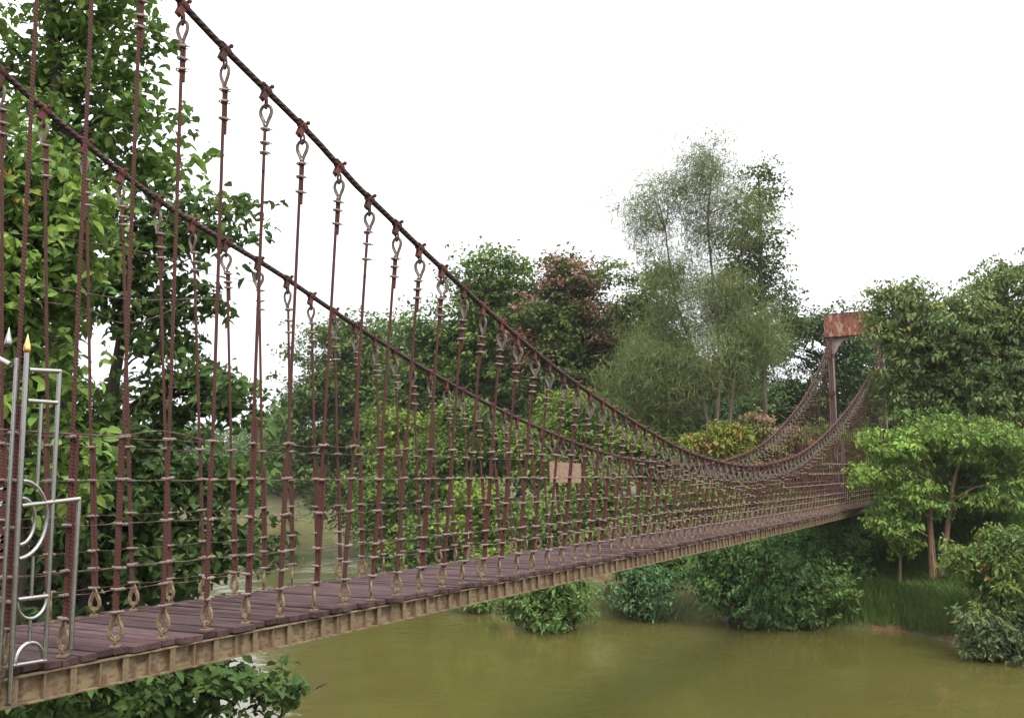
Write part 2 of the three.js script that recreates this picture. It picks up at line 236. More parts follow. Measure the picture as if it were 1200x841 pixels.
const RAILS = [0.25, 0.42, 0.58, 0.90, 1.22, 1.53], hangers = { near: [], far: [] };
const looseClips = [], looseUpper = [];      // small far-off clips beyond the singled-out ones
for (const [side, u0, Ld] of [['near', 5.243, L_NEAR], ['far', 6.34, L_FAR]]) {
  for (let n = Math.ceil((U0 + 0.5 - u0) / STEP); u0 + n * STEP < U1 - 0.6; n++) {
    const u = u0 + n * STEP + (R() - 0.5) * 0.02, yb = deckY(u), b = V(u, yb, -Ld), t = V(u + (R() - 0.5) * 0.02, cableY(side, u), -cableLat(side, u));
    const H = t.y - yb, on = y => V(lerp(b.x, t.x, y / H), yb + y, lerp(b.z, t.z, y / H));
    const hang = new THREE.Group(); hang.name = 'hanger'; hang.position.copy(rel(b)); bridge.add(hang);
    const loc = v => v.clone().sub(b);
    hangers[side].push({ u, H, on });
    const slope = Math.atan((cableY(side, u + 0.2) - cableY(side, u - 0.2)) / 0.4);
    const cl = part('cable_clamp', clampGeo, R() < 0.5 ? M.rust : M.rustRed, hang); cl.position.copy(loc(t)); cl.rotation.set(0, 0, slope);
    const sh = part('shackle', shackleGeo, M.rust, hang); sh.position.copy(loc(t)).add(V(0, -0.125, 0)); sh.rotation.y = (R() - 0.5) * 0.5;
    const yaw = Math.PI / 2 + (R() - 0.5) * 0.9, sz = 0.92 + R() * 0.16;
    const lp = part('thimble_loop', loopHang, M.thimble, hang); lp.position.copy(loc(t)).add(V(0, -0.135, 0)); lp.rotation.y = yaw; lp.scale.set(1, sz, 1);
    const top = H - 0.135 - 0.21 * sz + 0.02;
    const ey = part('eye_bolt', eyeGeo, M.deckLoop, hang); ey.position.set(0, 0.0, 0); ey.rotation.y = R() * 1.2;
    const dl = part('deck_loop', loopDeck, M.deckLoop, hang); dl.position.set(0, 0.245, 0); dl.rotation.y = Math.PI / 2 + (R() - 0.5) * 1.9; dl.rotation.z = (R() - 0.5) * 0.1;
    // single rope all the way, with doubled tails at both ends
    part('rope', rod(loc(on(0.24)), loc(on(top)), 0.0145, 8), M.rope, hang);
    const tail = Math.min(1.25 + R() * 0.5, top - 0.06), ta = R() * 6.28, off = V(Math.cos(ta) * 0.027, 0, Math.sin(ta) * 0.010 + 0.008);
    if (tail > 0.4) part('rope_tail', rod(loc(on(0.22)).add(off), loc(on(tail)).add(off), 0.018, 7), M.rope, hang);
    const gap = 0.075 + R() * 0.07, upT = 3 * gap + 0.06, off2 = V(0.016 * (R() < 0.5 ? -1 : 1), 0, 0.012);
    part('rope_tail', rod(loc(on(Math.max(0.3, top - upT))).add(off2), loc(on(top)).add(off2), 0.013, 7), M.rope, hang);
    const place = (geo, y, yawC) => {
      const q = new THREE.Quaternion().setFromEuler(new THREE.Euler((R() - 0.5) * 0.25, yawC, (R() - 0.5) * 0.25)), p = on(y), m = new THREE.Matrix4().compose(rel(p), q, V(1, 1, 1));
      if ((side === 'near' && n < 17) || (side === 'far' && n < 13)) { const c = part('clip', geo, M.clip, hang); c.position.copy(loc(p)); c.quaternion.copy(q); }
      else (geo === clipUp ? looseUpper : looseClips).push(geo.clone().applyMatrix4(m));
    };
    for (let k = 0; k < 3; k++) place(clipUp, top - 0.03 - k * gap * (0.85 + R() * 0.3), 1.2 + (R() - 0.5) * 0.6);
    for (const y of RAILS) if (y < top - upT - 0.04) place(clipLow, y + (R() - 0.5) * 0.02, 0.3 + (R() - 0.5) * 0.5);
  }
  // rail wires, clipped to every hanger they reach
  for (const y of RAILS) {
    let run = [];
    const flush = () => { if (run.length > 2) { const pts = []; run.forEach((h, i) => { const p = h.on(y).add(V(0, 0, 0.016)); if (i) { const q = pts[pts.length - 1].clone().lerp(rel(p), 0.5); q.y -= 0.004 + R() * 0.012; pts.push(q); } pts.push(rel(p)); }); part('rail_wire', taper(pts, pts.map(() => 0.003), 5), M.wire, bridge); } run = []; };
    for (const h of hangers[side]) { if (h.H > y + 0.3) run.push(h); else flush(); }
    flush();
  }
}
for (const [n, g, mt] of [['rail_clips', looseClips, M.clip], ['rope_clips', looseUpper, M.clip]]) { const m = part(n, merged(g), mt, bridge); m.userData.kind = 'stuff'; }
// planks laid across
{
  const w = 0.146, geos = [0, 1, 2, 3].map(i => { const g = new RoundedBoxGeometry(EDGE_FAR - EDGE_NEAR, 0.05, w - 0.014, 1, 0.006), p = g.attributes.position, uv = g.attributes.uv; for (let k = 0; k < p.count; k++) uv.setXY(k, p.getX(k) + i * 0.37, p.getZ(k) * 3 + p.getY(k) * 3 + i * 0.29); g.rotateY(Math.PI / 2); return g; });
  for (let u = U0; u < U1; u += w) {
    const m = part('plank', geos[Math.floor(R() * 4)], M.plank[Math.floor(R() * 5)], bridge);
    m.position.copy(rel(V(u, deckY(u) - 0.025 + (R() - 0.5) * 0.014, -(EDGE_NEAR + EDGE_FAR) / 2 + (R() - 0.5) * 0.075)));
    m.rotation.set((R() - 0.5) * 0.012, (R() - 0.5) * 0.016 + (R() < 0.5 ? Math.PI : 0), (R() - 0.5) * 0.05);
  }
}
// edge girders: web, two flanges, stiffeners; cross beams under the planks
for (const [L, out] of [[EDGE_NEAR + 0.05, 1], [EDGE_FAR - 0.05, -1]]) {
  const g = new THREE.Group(); g.name = 'girder'; bridge.add(g);
  const strip = (y0, y1, d0, d1) => { const geos = []; for (let u = U0; u < U1 - 0.01; u += 3.1) { const u2 = Math.min(U1, u + 3.1), a = deckY(u), b = deckY(u2), bx = box(Math.hypot(u2 - u, b - a), y1 - y0, d1 - d0, 0, (y0 + y1) / 2, (d0 + d1) / 2), p = bx.attributes.position, uv = bx.attributes.uv; for (let k = 0; k < p.count; k++) uv.setXY(k, p.getX(k) + u, p.getY(k) + p.getZ(k)); bx.rotateZ(Math.atan2(b - a, u2 - u)); const c = rel(V((u + u2) / 2, (a + b) / 2, -L)); bx.translate(c.x, c.y, c.z); geos.push(bx); } return merged(geos); };
  part('web', strip(-0.236, -0.068, -0.004, 0.004), M.girder, g);
  part('flange', strip(-0.068, -0.058, out > 0 ? -0.01 : -0.05, out > 0 ? 0.05 : 0.01), M.girder, g);
  part('flange', strip(-0.246, -0.236, out > 0 ? -0.01 : -0.055, out > 0 ? 0.055 : 0.01), M.girder, g);
  const thin = box(0.012, 0.164, 0.036, 0, -0.152, out * 0.022), wide = merged([box(0.05, 0.164, 0.012, 0, -0.152, out * 0.036), box(0.012, 0.164, 0.026, 0, -0.152, out * 0.017)]);
  if (out > 0) for (const h of hangers.near) for (const [du, ge] of [[0.02, wide], [0.245, thin]]) { const m = part('stiffener', ge, M.girder, g); m.position.copy(rel(V(h.u + du, deckY(h.u + du), -L))); }
}
for (let u = U0 + 0.3; u < U1; u += 0.9) { const m = part('cross_beam', box(0.06, 0.19, EDGE_FAR - EDGE_NEAR - 0.13), M.girder, bridge); m.position.copy(rel(V(u, deckY(u) - 0.165, -(EDGE_NEAR + EDGE_FAR) / 2))); }
// towers
for (const [u, kind] of [[43.9, 'far'], [1.0, 'near']]) {
  const t = new THREE.Group(); t.name = 'tower'; t.position.copy(rel(V(u, 0, -(5.83 + 7.95) / 2))); bridge.add(t);
  const W = 2.04, top = CAM_Y + (kind === 'far' ? 6.80 : 7.4);
  for (const s of [-1, 1]) {
    part('post', merged([box(0.3, top - 1.0 - 2.6, 0.016, 0, (top - 1.0 + 2.6) / 2, s * W / 2 + 0.1), box(0.3, top - 3.6, 0.016, 0, (top + 1.6) / 2, s * W / 2 - 0.1), box(0.03, top - 3.6, 0.184, 0, (top + 1.6) / 2, s * W / 2)]), M.post, t);
    for (let y = CAM_Y + 0.2; y < top - 1.4; y += 1.6) part('gusset_plate', box(0.32, 0.14, 0.25, 0, y, s * W / 2), M.rust, t);
    part('footing', new RoundedBoxGeometry(0.8, 1.4, 0.7, 1, 0.03).translate(0, 2.6, s * W / 2), M.post, t);
    // triangular corner brace under the header
    const sh = new THREE.Shape(); sh.moveTo(0, 0); sh.lineTo(0, -0.75); sh.lineTo(-s * 0.16, -0.6); sh.quadraticCurveTo(-s * 0.3, -0.16, -s * 0.66, -0.1); sh.lineTo(-s * 0.66, 0);
    const bg = new THREE.ExtrudeGeometry(sh, { depth: 0.05, bevelEnabled: false }); bg.rotateY(-Math.PI / 2); part('corner_brace', bg.translate(0.02, top - 1.002, s * (W / 2 - 0.11)), M.post, t);
    part('saddle', new RoundedBoxGeometry(0.34, 0.12, 0.16, 1, 0.02).translate(0, top - 1.3, s * W / 2 + (s > 0 ? 0.19 : -0.19)), M.rust, t);
  }
  const hd = part('header_plate', merged([box(0.02, 1.0, W + 0.4, -0.17, top - 0.5, 0), box(0.02, 1.0, W + 0.4, 0.17, top - 0.5, 0), box(0.4, 0.016, W + 0.44, 0, top + 0.008, 0), box(0.36, 0.016, W + 0.4, 0, top - 0.99, 0), box(0.318, 0.97, 0.02, 0, top - 0.5, W / 2 + 0.19), box(0.318, 0.97, 0.02, 0, top - 0.5, -W / 2 - 0.19)]), M.header, t);
  { const p = hd.geometry.attributes.position, uv = hd.geometry.attributes.uv; for (let k = 0; k < p.count; k++) uv.setXY(k, p.getZ(k) + p.getX(k) * 0.3, p.getY(k)); }
  part('cross_brace', box(0.1, 0.12, W - 0.2, 0, CAM_Y - 1.55, 0), M.rust, t);
}
// rusty sheet panels closing the tower's legs at deck height, seen behind the far railing
{ const m = part('side_panel', new RoundedBoxGeometry(0.9, 2.6, 0.03, 1, 0.006), M.rustRed, bridge); m.position.copy(rel(V(44.5, deckY(44) + 1.3, -7.72))); }

// ---------------------------------------------------------------- steel gate at the bridge's mouth
{
  const L = 5.97, p = (x, y) => onSide(x, y, L), base = p(22, 775);
  const gate = thing('entrance_gate', 'polished steel gate with half circle ornaments standing at the bridge entrance', 'gate', base.clone());
  const l = v => v.clone().sub(base), pipe = (name, a, b, r) => part(name, rod(l(a), l(b), r, 12), M.chrome, gate);
  const y0 = base.y, X = px => p(px, 600).x, Y = py => p(40, py).y, Q = (px, py) => V(X(px), Y(py), -L);
  pipe('post', V(X(21), y0 - 0.25, -L), V(X(22), Y(414), -L), 0.017); pipe('post', V(X(15), y0 - 0.25, -L - 0.06), V(X(17), Y(420), -L - 0.06), 0.014);
  const spear = r => { const g = new THREE.LatheGeometry([[0.0, 0.13], [0.006, 0.11], [0.022, 0.045], [0.026, 0.02], [0.018, 0.0], [0, 0]].map(q => new THREE.Vector2(...q)), 10); return g; };
  const sp = part('finial', spear(), M.brass, gate); sp.position.copy(l(V(X(22), Y(414) - 0.002, -L)));
  const sp2 = part('finial', spear(), M.chrome, gate); sp2.position.copy(l(V(X(17) - 0.06, Y(408), -L - 0.07)));
  pipe('frame_bar', Q(60, 774), Q(62, 432), 0.015); pipe('frame_bar', Q(25, 434), Q(63, 432), 0.016); pipe('frame_bar', Q(25, 470), Q(61, 470), 0.015);
  pipe('frame_bar', Q(25, 700), Q(60, 700), 0.015); pipe('frame_bar', Q(22, 775), Q(61, 776), 0.014); pipe('centre_bar', Q(42, 470), Q(42, 576), 0.011); pipe('centre_bar', Q(41, 652), Q(41, 700), 0.011); pipe('centre_bar', Q(41, 724), Q(41, 754), 0.011);
  pipe('low_rail', Q(24, 592), Q(92, 586), 0.017); pipe('low_rail', Q(92, 586), Q(89, 768), 0.016);
  const arc = (cx, cy, rx, ry, a0, a1, r) => { const pts = []; for (let i = 0; i <= 18; i++) { const a = lerp(a0, a1, i / 18); pts.push(l(Q(cx + rx * Math.cos(a), cy + ry * Math.sin(a)))); } part('half_ring', taper(pts, pts.map(() => r), 9), M.chrome, gate); };
  const h = Math.PI / 2; arc(24, 608, 31, 45, -h, h, 0.014); arc(24, 610, 17, 27, -h, h, 0.012); arc(42, 702, 17, 22, 0, Math.PI, 0.012); arc(42, 774, 16, 22, Math.PI, 2 * Math.PI, 0.014);
  // the leaf itself, standing across the deck
  const zc = t => V(X(20) - 0.03, 0, -L - 0.08 - t), at2 = (t, y) => { const v = zc(t); v.y = y; return v; };
  pipe('leaf_bar', at2(0.02, Y(428)), at2(0.5, Y(395)), 0.02); pipe('leaf_bar', at2(0.5, Y(395)), at2(1.6, Y(395)), 0.02); pipe('leaf_bar', at2(0.02, Y(592)), at2(1.6, Y(592)), 0.017); pipe('leaf_bar', at2(0.02, Y(745)), at2(1.6, Y(745)), 0.017);
  for (let k = 1; k <= 10; k++) pipe('leaf_bar', at2(k * 0.155, Y(745)), at2(k * 0.155, Y(k < 4 ? 425 - k * 8 : 396)), 0.011);
  const ring = (cy, r0) => { const pts = []; for (let i = 0; i <= 18; i++) { const a = i / 18 * Math.PI - h; pts.push(l(at2(0.02 + r0 * Math.cos(a), Y(cy) + r0 * Math.sin(a)))); } part('half_ring', taper(pts, pts.map(() => 0.013), 9), M.chrome, gate); };
  ring(608, 0.2); ring(608, 0.11); ring(660, 0.15);
}
// board wired to the railing
{
  const c = onSide(663, 554, 7.68), b = thing('notice_board', 'small blank tan board wired to the far railing of the footbridge', 'board', c);
  const g = new RoundedBoxGeometry(1.3, 0.36, 0.025, 2, 0.006); part('panel', g, M.board, b); b.rotation.set(-0.04, 0, -0.02);
  for (const s of [-1, 1]) { const w = new THREE.TorusGeometry(0.022, 0.003, 5, 10); w.rotateY(0.4); part('tie_wire', w.translate(s * 0.5, 0.185, 0), M.wire, b); }
}
// loose wires strung at the near end
{
  const wires = [[[-40, 270], [60, 278], [170, 296], [250, 322], [300, 330], 8.6], [[-40, 318], [90, 342], [160, 351], [245, 350], [260, 352], 7.95], [[40, 352], [100, 362], [140, 378], [180, 372], [220, 352], 8.4], [[-40, 500], [80, 508], [140, 510], [190, 505], [240, 516], 6.05]];
  const names = ['upper thin slack wire crossing the near hangers in front of leafy tree', 'thin slack wire just below the upper one beside the steel gate', 'short drooping wire loop between the near hangers above the gate', 'lower slack galvanised wire tied between hangers near the steel gate'];
  wires.forEach((w, i) => {
    const L = w.pop(), pts = w.map(q => onSide(q[0], q[1], L)), m = new THREE.Mesh(taper(curveOf(pts, 40).map(q => q.sub(pts[0])), Array(41).fill(0.0045), 5), M.wire);
    m.name = numbered('slack_wire'); m.position.copy(pts[0]); m.userData = { label: names[i], category: 'wire' }; scene.add(m);
  });
}

// ---------------------------------------------------------------- foliage
function leaf(len, wid, fold, droop, segs) {     // one leaf along +x, folded on its midrib; returns flat arrays
  const P = []; const prof = segs === 3 ? [0.12, 0.92, 0.8, 0] : segs === 2 ? [0.1, 1, 0] : [0.0, 0.0];
  const rows = prof.map((w, i) => { const t = i / (prof.length - 1); return { x: len * t, y: -droop * len * t * t, w: w * wid / 2 }; });
  const tri = [];
  if (segs === 1) { const a = [0, 0, 0], c = [len, -droop * len, 0], m = len * 0.45; const my = -droop * len * 0.38 + fold * wid * 0.5; tri.push(a, [m, my, wid / 2], c, a, c, [m, my, -wid / 2]); }
  else for (let i = 0; i < rows.length - 1; i++) {
    const a = rows[i], b = rows[i + 1]; for (const s of [1, -1]) {
      const am = [a.x, a.y, 0], bm = [b.x, b.y, 0], ae = [a.x, a.y + fold * a.w, s * a.w], be = [b.x, b.y + fold * b.w, s * b.w];
      const push = (p, q, r) => s > 0 ? tri.push(p, q, r) : tri.push(p, r, q);
      push(am, ae, bm); if (b.w > 0) push(ae, be, bm);
    }
  }
  return tri;
}
function clumpGeo(opt, seed) {       // a twig's worth of leaves
  const r = rng(seed), pos = [], tone = [], m = new THREE.Matrix4(), q = new THREE.Quaternion(), v = V(0, 0, 0);
  for (let i = 0; i < opt.n; i++) {
    const t = (i + r()) / opt.n, L = opt.len * (0.65 + r() * 0.6), tri = leaf(L, L * opt.ratio * (0.85 + r() * 0.3), 0.35, opt.droop * (0.4 + r()), opt.segs);
    const yaw = r() * Math.PI * 2, pitch = (r() - 0.5) * opt.spreadY - opt.hang * (0.5 + r() * 0.5);
    q.setFromEuler(new THREE.Euler((r() - 0.5) * 1.1, yaw, pitch, 'YZX'));
    const rad = opt.rad; m.compose(V((r() - 0.5) * rad * 1.6, (r() - 0.5) * rad * opt.flat, (r() - 0.5) * rad * 1.6), q, V(1, 1, 1));
    const k = 0.72 + r() * 0.5, warm = (r() - 0.4) * 0.3 + (r() < 0.025 ? 0.5 : 0);
    for (const p of tri) { v.set(...p).applyMatrix4(m); pos.push(v.x, v.y, v.z); tone.push(k * (1 + warm), k, k * (1 - warm * 0.5)); }
  }
  const g = new THREE.BufferGeometry(); g.setAttribute('position', new THREE.Float32BufferAttribute(pos, 3)); g.setAttribute('color', new THREE.Float32BufferAttribute(tone, 3)); g.computeVertexNormals(); return g;
}
const KIND = {
  big: { n: 9, len: 0.17, ratio: 0.62, droop: 0.35, segs: 3, spreadY: 0.9, hang: 0.45, rad: 0.2, flat: 1.0 },
  mid: { n: 14, len: 0.13, ratio: 0.5, droop: 0.3, segs: 2, spreadY: 1.0, hang: 0.25, rad: 0.26, flat: 0.9 },
  far: { n: 22, len: 0.17, ratio: 0.62, droop: 0.3, segs: 1, spreadY: 1.2, hang: 0.2, rad: 0.42, flat: 0.8 },
  spray: { n: 20, len: 0.2, ratio: 0.46, droop: 0.5, segs: 1, spreadY: 0.7, hang: 0.4, rad: 0.42, flat: 0.5 },
  needle: { n: 64, len: 0.34, ratio: 0.06, droop: 0.5, segs: 1, spreadY: 1.9, hang: 0.1, rad: 0.75, flat: 1.3 },
};
for (const k in KIND) KIND[k].geos = [1, 2, 3].map(i => clumpGeo(KIND[k], i * 77 + k.length));
const TREE_LOG = [], LEAF = 1.5;
// blobs: [x, y, rx, ry] in photo pixels at the tree's own distance
function plant(o) {
  const r = rng(o.seed), D = o.depth, s = D / FOC, kind = KIND[o.kind];
  const blobs = o.blobs.map(b => { const c = at(b[0], b[1], D + (b[4] ?? 0)), k = (D + (b[4] ?? 0)) / FOC; return { c, rx: b[2] * k, ry: b[3] * k, rz: (b[5] ?? 0.85) * (b[2] + b[3]) / 2 * k, den: b[6] ?? 1 }; });
  const foot = at(o.foot, 600, D); foot.y = Math.max(groundY(foot.x, foot.z), 0) - 0.15;
  const g = thing(o.name, o.label, o.category ?? 'tree', foot.clone(), o.group);
  // trunk and limbs
  const topBlob = blobs.reduce((a, b) => b.c.y > a.c.y ? b : a), stems = o.stems ?? [null], bark = o.bark ?? M.barkGrey;
  const mid = V(0, 0, 0); blobs.forEach(b => mid.add(b.c)); mid.multiplyScalar(1 / blobs.length);
  const tr = o.trunk ?? 0.22, spine = [];
  for (const st of stems) {
    const pts = st ? st.map(q => at(q[0], q[1], D + (q[2] ?? 0))) : [foot, foot.clone().lerp(V(mid.x, foot.y + (topBlob.c.y - foot.y) * 0.45, mid.z), 0.8).add(V((r() - 0.5) * 0.4, 0, (r() - 0.5) * 0.4)), V(lerp(mid.x, topBlob.c.x, 0.5), lerp(foot.y, topBlob.c.y, 0.7), lerp(mid.z, topBlob.c.z, 0.5)), topBlob.c.clone()];
    if (st) pts[0].y = Math.max(groundY(pts[0].x, pts[0].z), 0) - 0.15;
    const c = curveOf(pts, 14); c.forEach((p, i) => { if (i && i < 14) p.add(V((r() - 0.5) * tr * 0.5, 0, (r() - 0.5) * tr * 0.5)); });
    spine.push(...c.slice(3)); part(o.stems && st !== stems[0] ? 'stem' : 'trunk', taper(c.map(p => p.clone().sub(foot)), c.map((p, i) => tr * lerp(1.15, 0.25, Math.pow(i / 14, 0.8)) * (i === 0 ? 1.35 : 1)), 9, 0.25, o.seed), bark, g);
  }
  const mats = [], cols = [], q = new THREE.Quaternion(), tmp = V(0, 0, 0);
  for (const b of blobs) {
    const vol = b.rx * b.ry * b.rz, bs = o.bough ?? 0.55, nb = Math.max(4, Math.round((o.density ?? 1) * b.den * 7.5 * Math.pow(vol, 2 / 3) / (bs * bs)));
    const nl = o.limbs ?? 5;
    for (let i = 0; i < nb; i++) {
      const dir = V(r() * 2 - 1, r() * 2 - 1, r() * 2 - 1).normalize(), rad = Math.pow(r(), 0.42) * (r() < (o.ragged ?? 0.08) ? 1.12 + r() * 0.3 : 1);
      const c = V(b.c.x + dir.x * b.rx * rad, b.c.y + dir.y * b.ry * rad, b.c.z + dir.z * b.rz * rad);
      const gy = groundY(c.x, c.z); if (c.y < Math.max(gy, 0) + 0.05) { if (c.y < Math.max(gy, 0) - 0.5) continue; c.y = Math.max(gy, 0) + 0.1 + r() * 0.2; }
      if (i < nl && !o.noLimbs) {
        let near = spine[0], best = 1e9; for (const p of spine) { const d = p.distanceTo(c) + Math.max(0, p.y - c.y + 0.3) * 1.5; if (d < best) { best = d; near = p; } }
        const m1 = near.clone().lerp(c, 0.5).add(V((r() - 0.5) * 0.2, 0.12 * near.distanceTo(c) * (o.limbLift ?? 1), (r() - 0.5) * 0.2)), lp = curveOf([near, m1, c], 7), r0 = clamp(near.distanceTo(c) * 0.022, 0.015, tr * 0.5);
        part('limb', taper(lp.map(p => p.clone().sub(foot)), lp.map((p, k) => r0 * lerp(1, 0.25, k / 7)), 6), bark, g);
      }
      const tint = r(), special = o.flush && r() < o.flush.share, br = bs * (0.6 + r() * 0.8), nc = Math.max(3, Math.round((o.clumps ?? 9) * (0.6 + r() * 0.8)));
      for (let k = 0; k < nc; k++) {
        const a = V(r() * 2 - 1, r() * 2 - 1, r() * 2 - 1), p = V(c.x + a.x * br, c.y + a.y * br * (o.boughFlat ?? 0.6), c.z + a.z * br);
        if (p.y < Math.max(groundY(p.x, p.z), 0) + 0.02) p.y = Math.max(groundY(p.x, p.z), 0) + 0.06;
        q.setFromEuler(new THREE.Euler((r() - 0.5) * 0.9, r() * 6.283, (r() - 0.5) * 0.9 - (o.hang ?? 0)));
        const sc = (o.leafScale ?? 1) * (0.6 + r() * 0.75); mats.push(new THREE.Matrix4().compose(p, q.clone(), V(sc, sc, sc)));
        const t = clamp(tint * 0.65 + r() * 0.35, 0, 1), c0 = special ? o.flush.color.map((x, j) => lerp(x, o.dark[j], r() * 0.4)) : mix3(o.dark, o.light, t);
        const cc = [c0[0] * 1.06, c0[1] * 1.04, c0[2] * 1.05], j = LEAF * (0.85 + r() * 0.3); cols.push(new THREE.Color().setRGB(cc[0] * j, cc[1] * j, cc[2] * j));
      }
    }
  }
  const sets = kind.geos.map(() => []); mats.forEach((m, i) => sets[i % 3].push(i));
  const gm = o.kind === 'needle' ? M.leafFine : o.thin ? M.leafThin : M.leaf;
  sets.forEach((set, k) => {
    const im = new THREE.InstancedMesh(kind.geos[k], gm, set.length); im.name = 'crown'; im.userData.kind = 'stuff';
    set.forEach((i, n) => { const m = mats[i]; m.elements[12] -= foot.x; m.elements[13] -= foot.y; m.elements[14] -= foot.z; im.setMatrixAt(n, m); im.setColorAt(n, cols[i]); });
    g.add(im);
  });
  TREE_LOG.push(`${o.name} ${mats.length} clumps, foot ${foot.toArray().map(x => x.toFixed(1))}`);
  return g;
}
// leaf colours (linear)
const C = { bright: [0.115, 0.19, 0.035], yellow: [0.15, 0.20, 0.03], mid: [0.055, 0.105, 0.026], dark: [0.034, 0.068, 0.02], deep: [0.028, 0.056, 0.018], olive: [0.075, 0.095, 0.032], grey: [0.085, 0.105, 0.05], blue: [0.03, 0.065, 0.03], pale: [0.11, 0.14, 0.06] };

// near bank, behind the bridge
plant({ seed: 11, name: 'vine_covered_tree', label: 'yellow-green broadleaf tree draped with vines behind the steel gate', kind: 'big', thin: true, depth: 11.8, foot: -20, trunk: 0.2, bough: 0.4, clumps: 9, density: 1.1, leafScale: 0.88, hang: 0.35, dark: C.mid, light: C.bright, bark: M.barkDark,
  blobs: [[30, 190, 60, 45], [45, 270, 62, 60], [35, 360, 55, 60], [15, 450, 50, 60], [-20, 300, 90, 120], [70, 240, 40, 40], [60, 560, 40, 60]], flush: { share: 0.03, color: [0.26, 0.20, 0.03] } });
plant({ seed: 12, name: 'tall_broadleaf_tree', label: 'tall broadleaf tree with airy top against the sky above the rope hangers', kind: 'big', depth: 14.5, foot: 40, trunk: 0.26, bough: 0.45, clumps: 8, density: 0.72, leafScale: 0.9, thin: true, hang: 0.25, dark: [0.045, 0.085, 0.022], light: [0.095, 0.165, 0.03], bark: M.barkDark,
  blobs: [[60, 40, 70, 60], [130, 20, 55, 60], [110, 100, 75, 50], [165, 90, 35, 40], [20, 95, 45, 35], [90, 160, 70, 35], [155, 165, 25, 20], [60, -60, 110, 60], [180, 200, 25, 20]] });
plant({ seed: 13, name: 'dark_leaning_tree', label: 'dark green tree with drooping sprigs leaning out over the river', kind: 'big', depth: 14.2, foot: 100, trunk: 0.13, stems: [[[95, 720], [118, 600], [135, 450], [150, 330], [158, 265]]], bough: 0.42, clumps: 9, density: 0.98, leafScale: 0.84, hang: 0.5, dark: C.deep, light: [0.06, 0.105, 0.028], bark: M.barkDark,
  blobs: [[150, 270, 60, 50], [120, 340, 75, 40], [215, 275, 45, 30], [268, 262, 28, 22], [225, 330, 35, 22], [185, 385, 55, 30], [235, 460, 42, 36], [165, 480, 55, 45], [60, 500, 80, 50], [195, 555, 80, 55], [270, 585, 34, 38], [110, 600, 110, 70], [225, 640, 50, 40], [275, 470, 30, 28], [300, 640, 18, 20]] });
plant({ seed: 14, name: 'bank_tree', label: 'dense dark shrubby tree on the slope under the footbridge deck', kind: 'big', depth: 14.6, foot: 60, trunk: 0.14, bough: 0.42, clumps: 8, density: 0.85, hang: 0.35, dark: C.dark, light: [0.065, 0.115, 0.03], bark: M.barkDark, category: 'shrub',
  blobs: [[40, 690, 110, 60], [150, 690, 90, 55], [215, 800, 90, 42], [70, 820, 120, 55], [300, 812, 40, 24], [150, 900, 140, 60], [20, 600, 80, 60], [-10, 860, 120, 60, -1.5], [100, 880, 120, 50, -1.5], [-60, 780, 120, 60], [20, 800, 90, 40, -3], [120, 790, 80, 35, -2.5]] });

// far bank, from the left gap to the casuarina
plant({ seed: 21, name: 'rounded_tree', label: 'dark rounded tree at the upstream end of the far bank wood', kind: 'far', depth: 64, foot: 435, trunk: 0.3, bough: 1.2, clumps: 12, leafScale: 1.5, dark: [0.04, 0.075, 0.022], light: [0.08, 0.125, 0.032], blobs: [[400, 430, 48, 58], [440, 420, 50, 52], [365, 485, 40, 50], [420, 500, 70, 55], [340, 510, 30, 45], [375, 560, 45, 35], [425, 580, 45, 40]] });
plant({ seed: 22, name: 'rounded_tree', label: 'mid green tree with a domed crown beside the dark upstream tree', kind: 'far', depth: 54, foot: 500, trunk: 0.28, bough: 1.05, clumps: 12, leafScale: 1.4, dark: [0.03, 0.065, 0.02], light: [0.10, 0.155, 0.035], blobs: [[500, 405, 48, 42], [490, 465, 55, 50], [530, 440, 45, 55]] });
plant({ seed: 23, name: 'rounded_tree', label: 'tall full-crowned green tree left of the tree with pinkish young leaves', kind: 'far', depth: 53, foot: 575, trunk: 0.35, bough: 1.05, clumps: 13, leafScale: 1.4, dark: [0.028, 0.06, 0.018], light: [0.11, 0.17, 0.036], blobs: [[575, 340, 48, 44], [555, 390, 40, 45], [605, 375, 40, 50], [585, 430, 60, 55]] });
plant({ seed: 24, name: 'flushing_tree', label: 'dark tree with pinkish red young leaves at its crown', kind: 'far', depth: 50, foot: 665, trunk: 0.32, bough: 0.95, clumps: 13, leafScale: 1.3, dark: [0.036, 0.058, 0.02], light: [0.075, 0.105, 0.03], flush: { share: 0.26, color: [0.19, 0.11, 0.085] }, blobs: [[670, 330, 42, 36], [640, 385, 40, 50], [695, 380, 45, 48], [665, 440, 65, 50]] });
plant({ seed: 25, name: 'rounded_tree', label: 'olive green tree between the pinkish tree and the feathery casuarina', kind: 'far', depth: 52, foot: 750, trunk: 0.3, bough: 1.0, clumps: 12, leafScale: 1.3, dark: [0.035, 0.055, 0.02], light: [0.10, 0.13, 0.038], blobs: [[752, 345, 42, 40], [745, 410, 50, 52], [770, 455, 60, 50]] });
plant({ seed: 26, name: 'columnar_tree', label: 'tall narrow leafy tree with pointed tip rising against the casuarina', kind: 'far', depth: 47, foot: 884, trunk: 0.2, bough: 0.7, clumps: 9, leafScale: 1.05, density: 0.62, dark: [0.04, 0.072, 0.028], light: [0.08, 0.115, 0.04], blobs: [[889, 208, 8, 16], [893, 232, 13, 18], [884, 258, 19, 22], [905, 272, 12, 18], [872, 290, 24, 26], [898, 312, 22, 26], [866, 335, 28, 28], [905, 350, 24, 28], [880, 385, 38, 34], [864, 425, 34, 30], [925, 378, 12, 18], [915, 410, 16, 16]] });
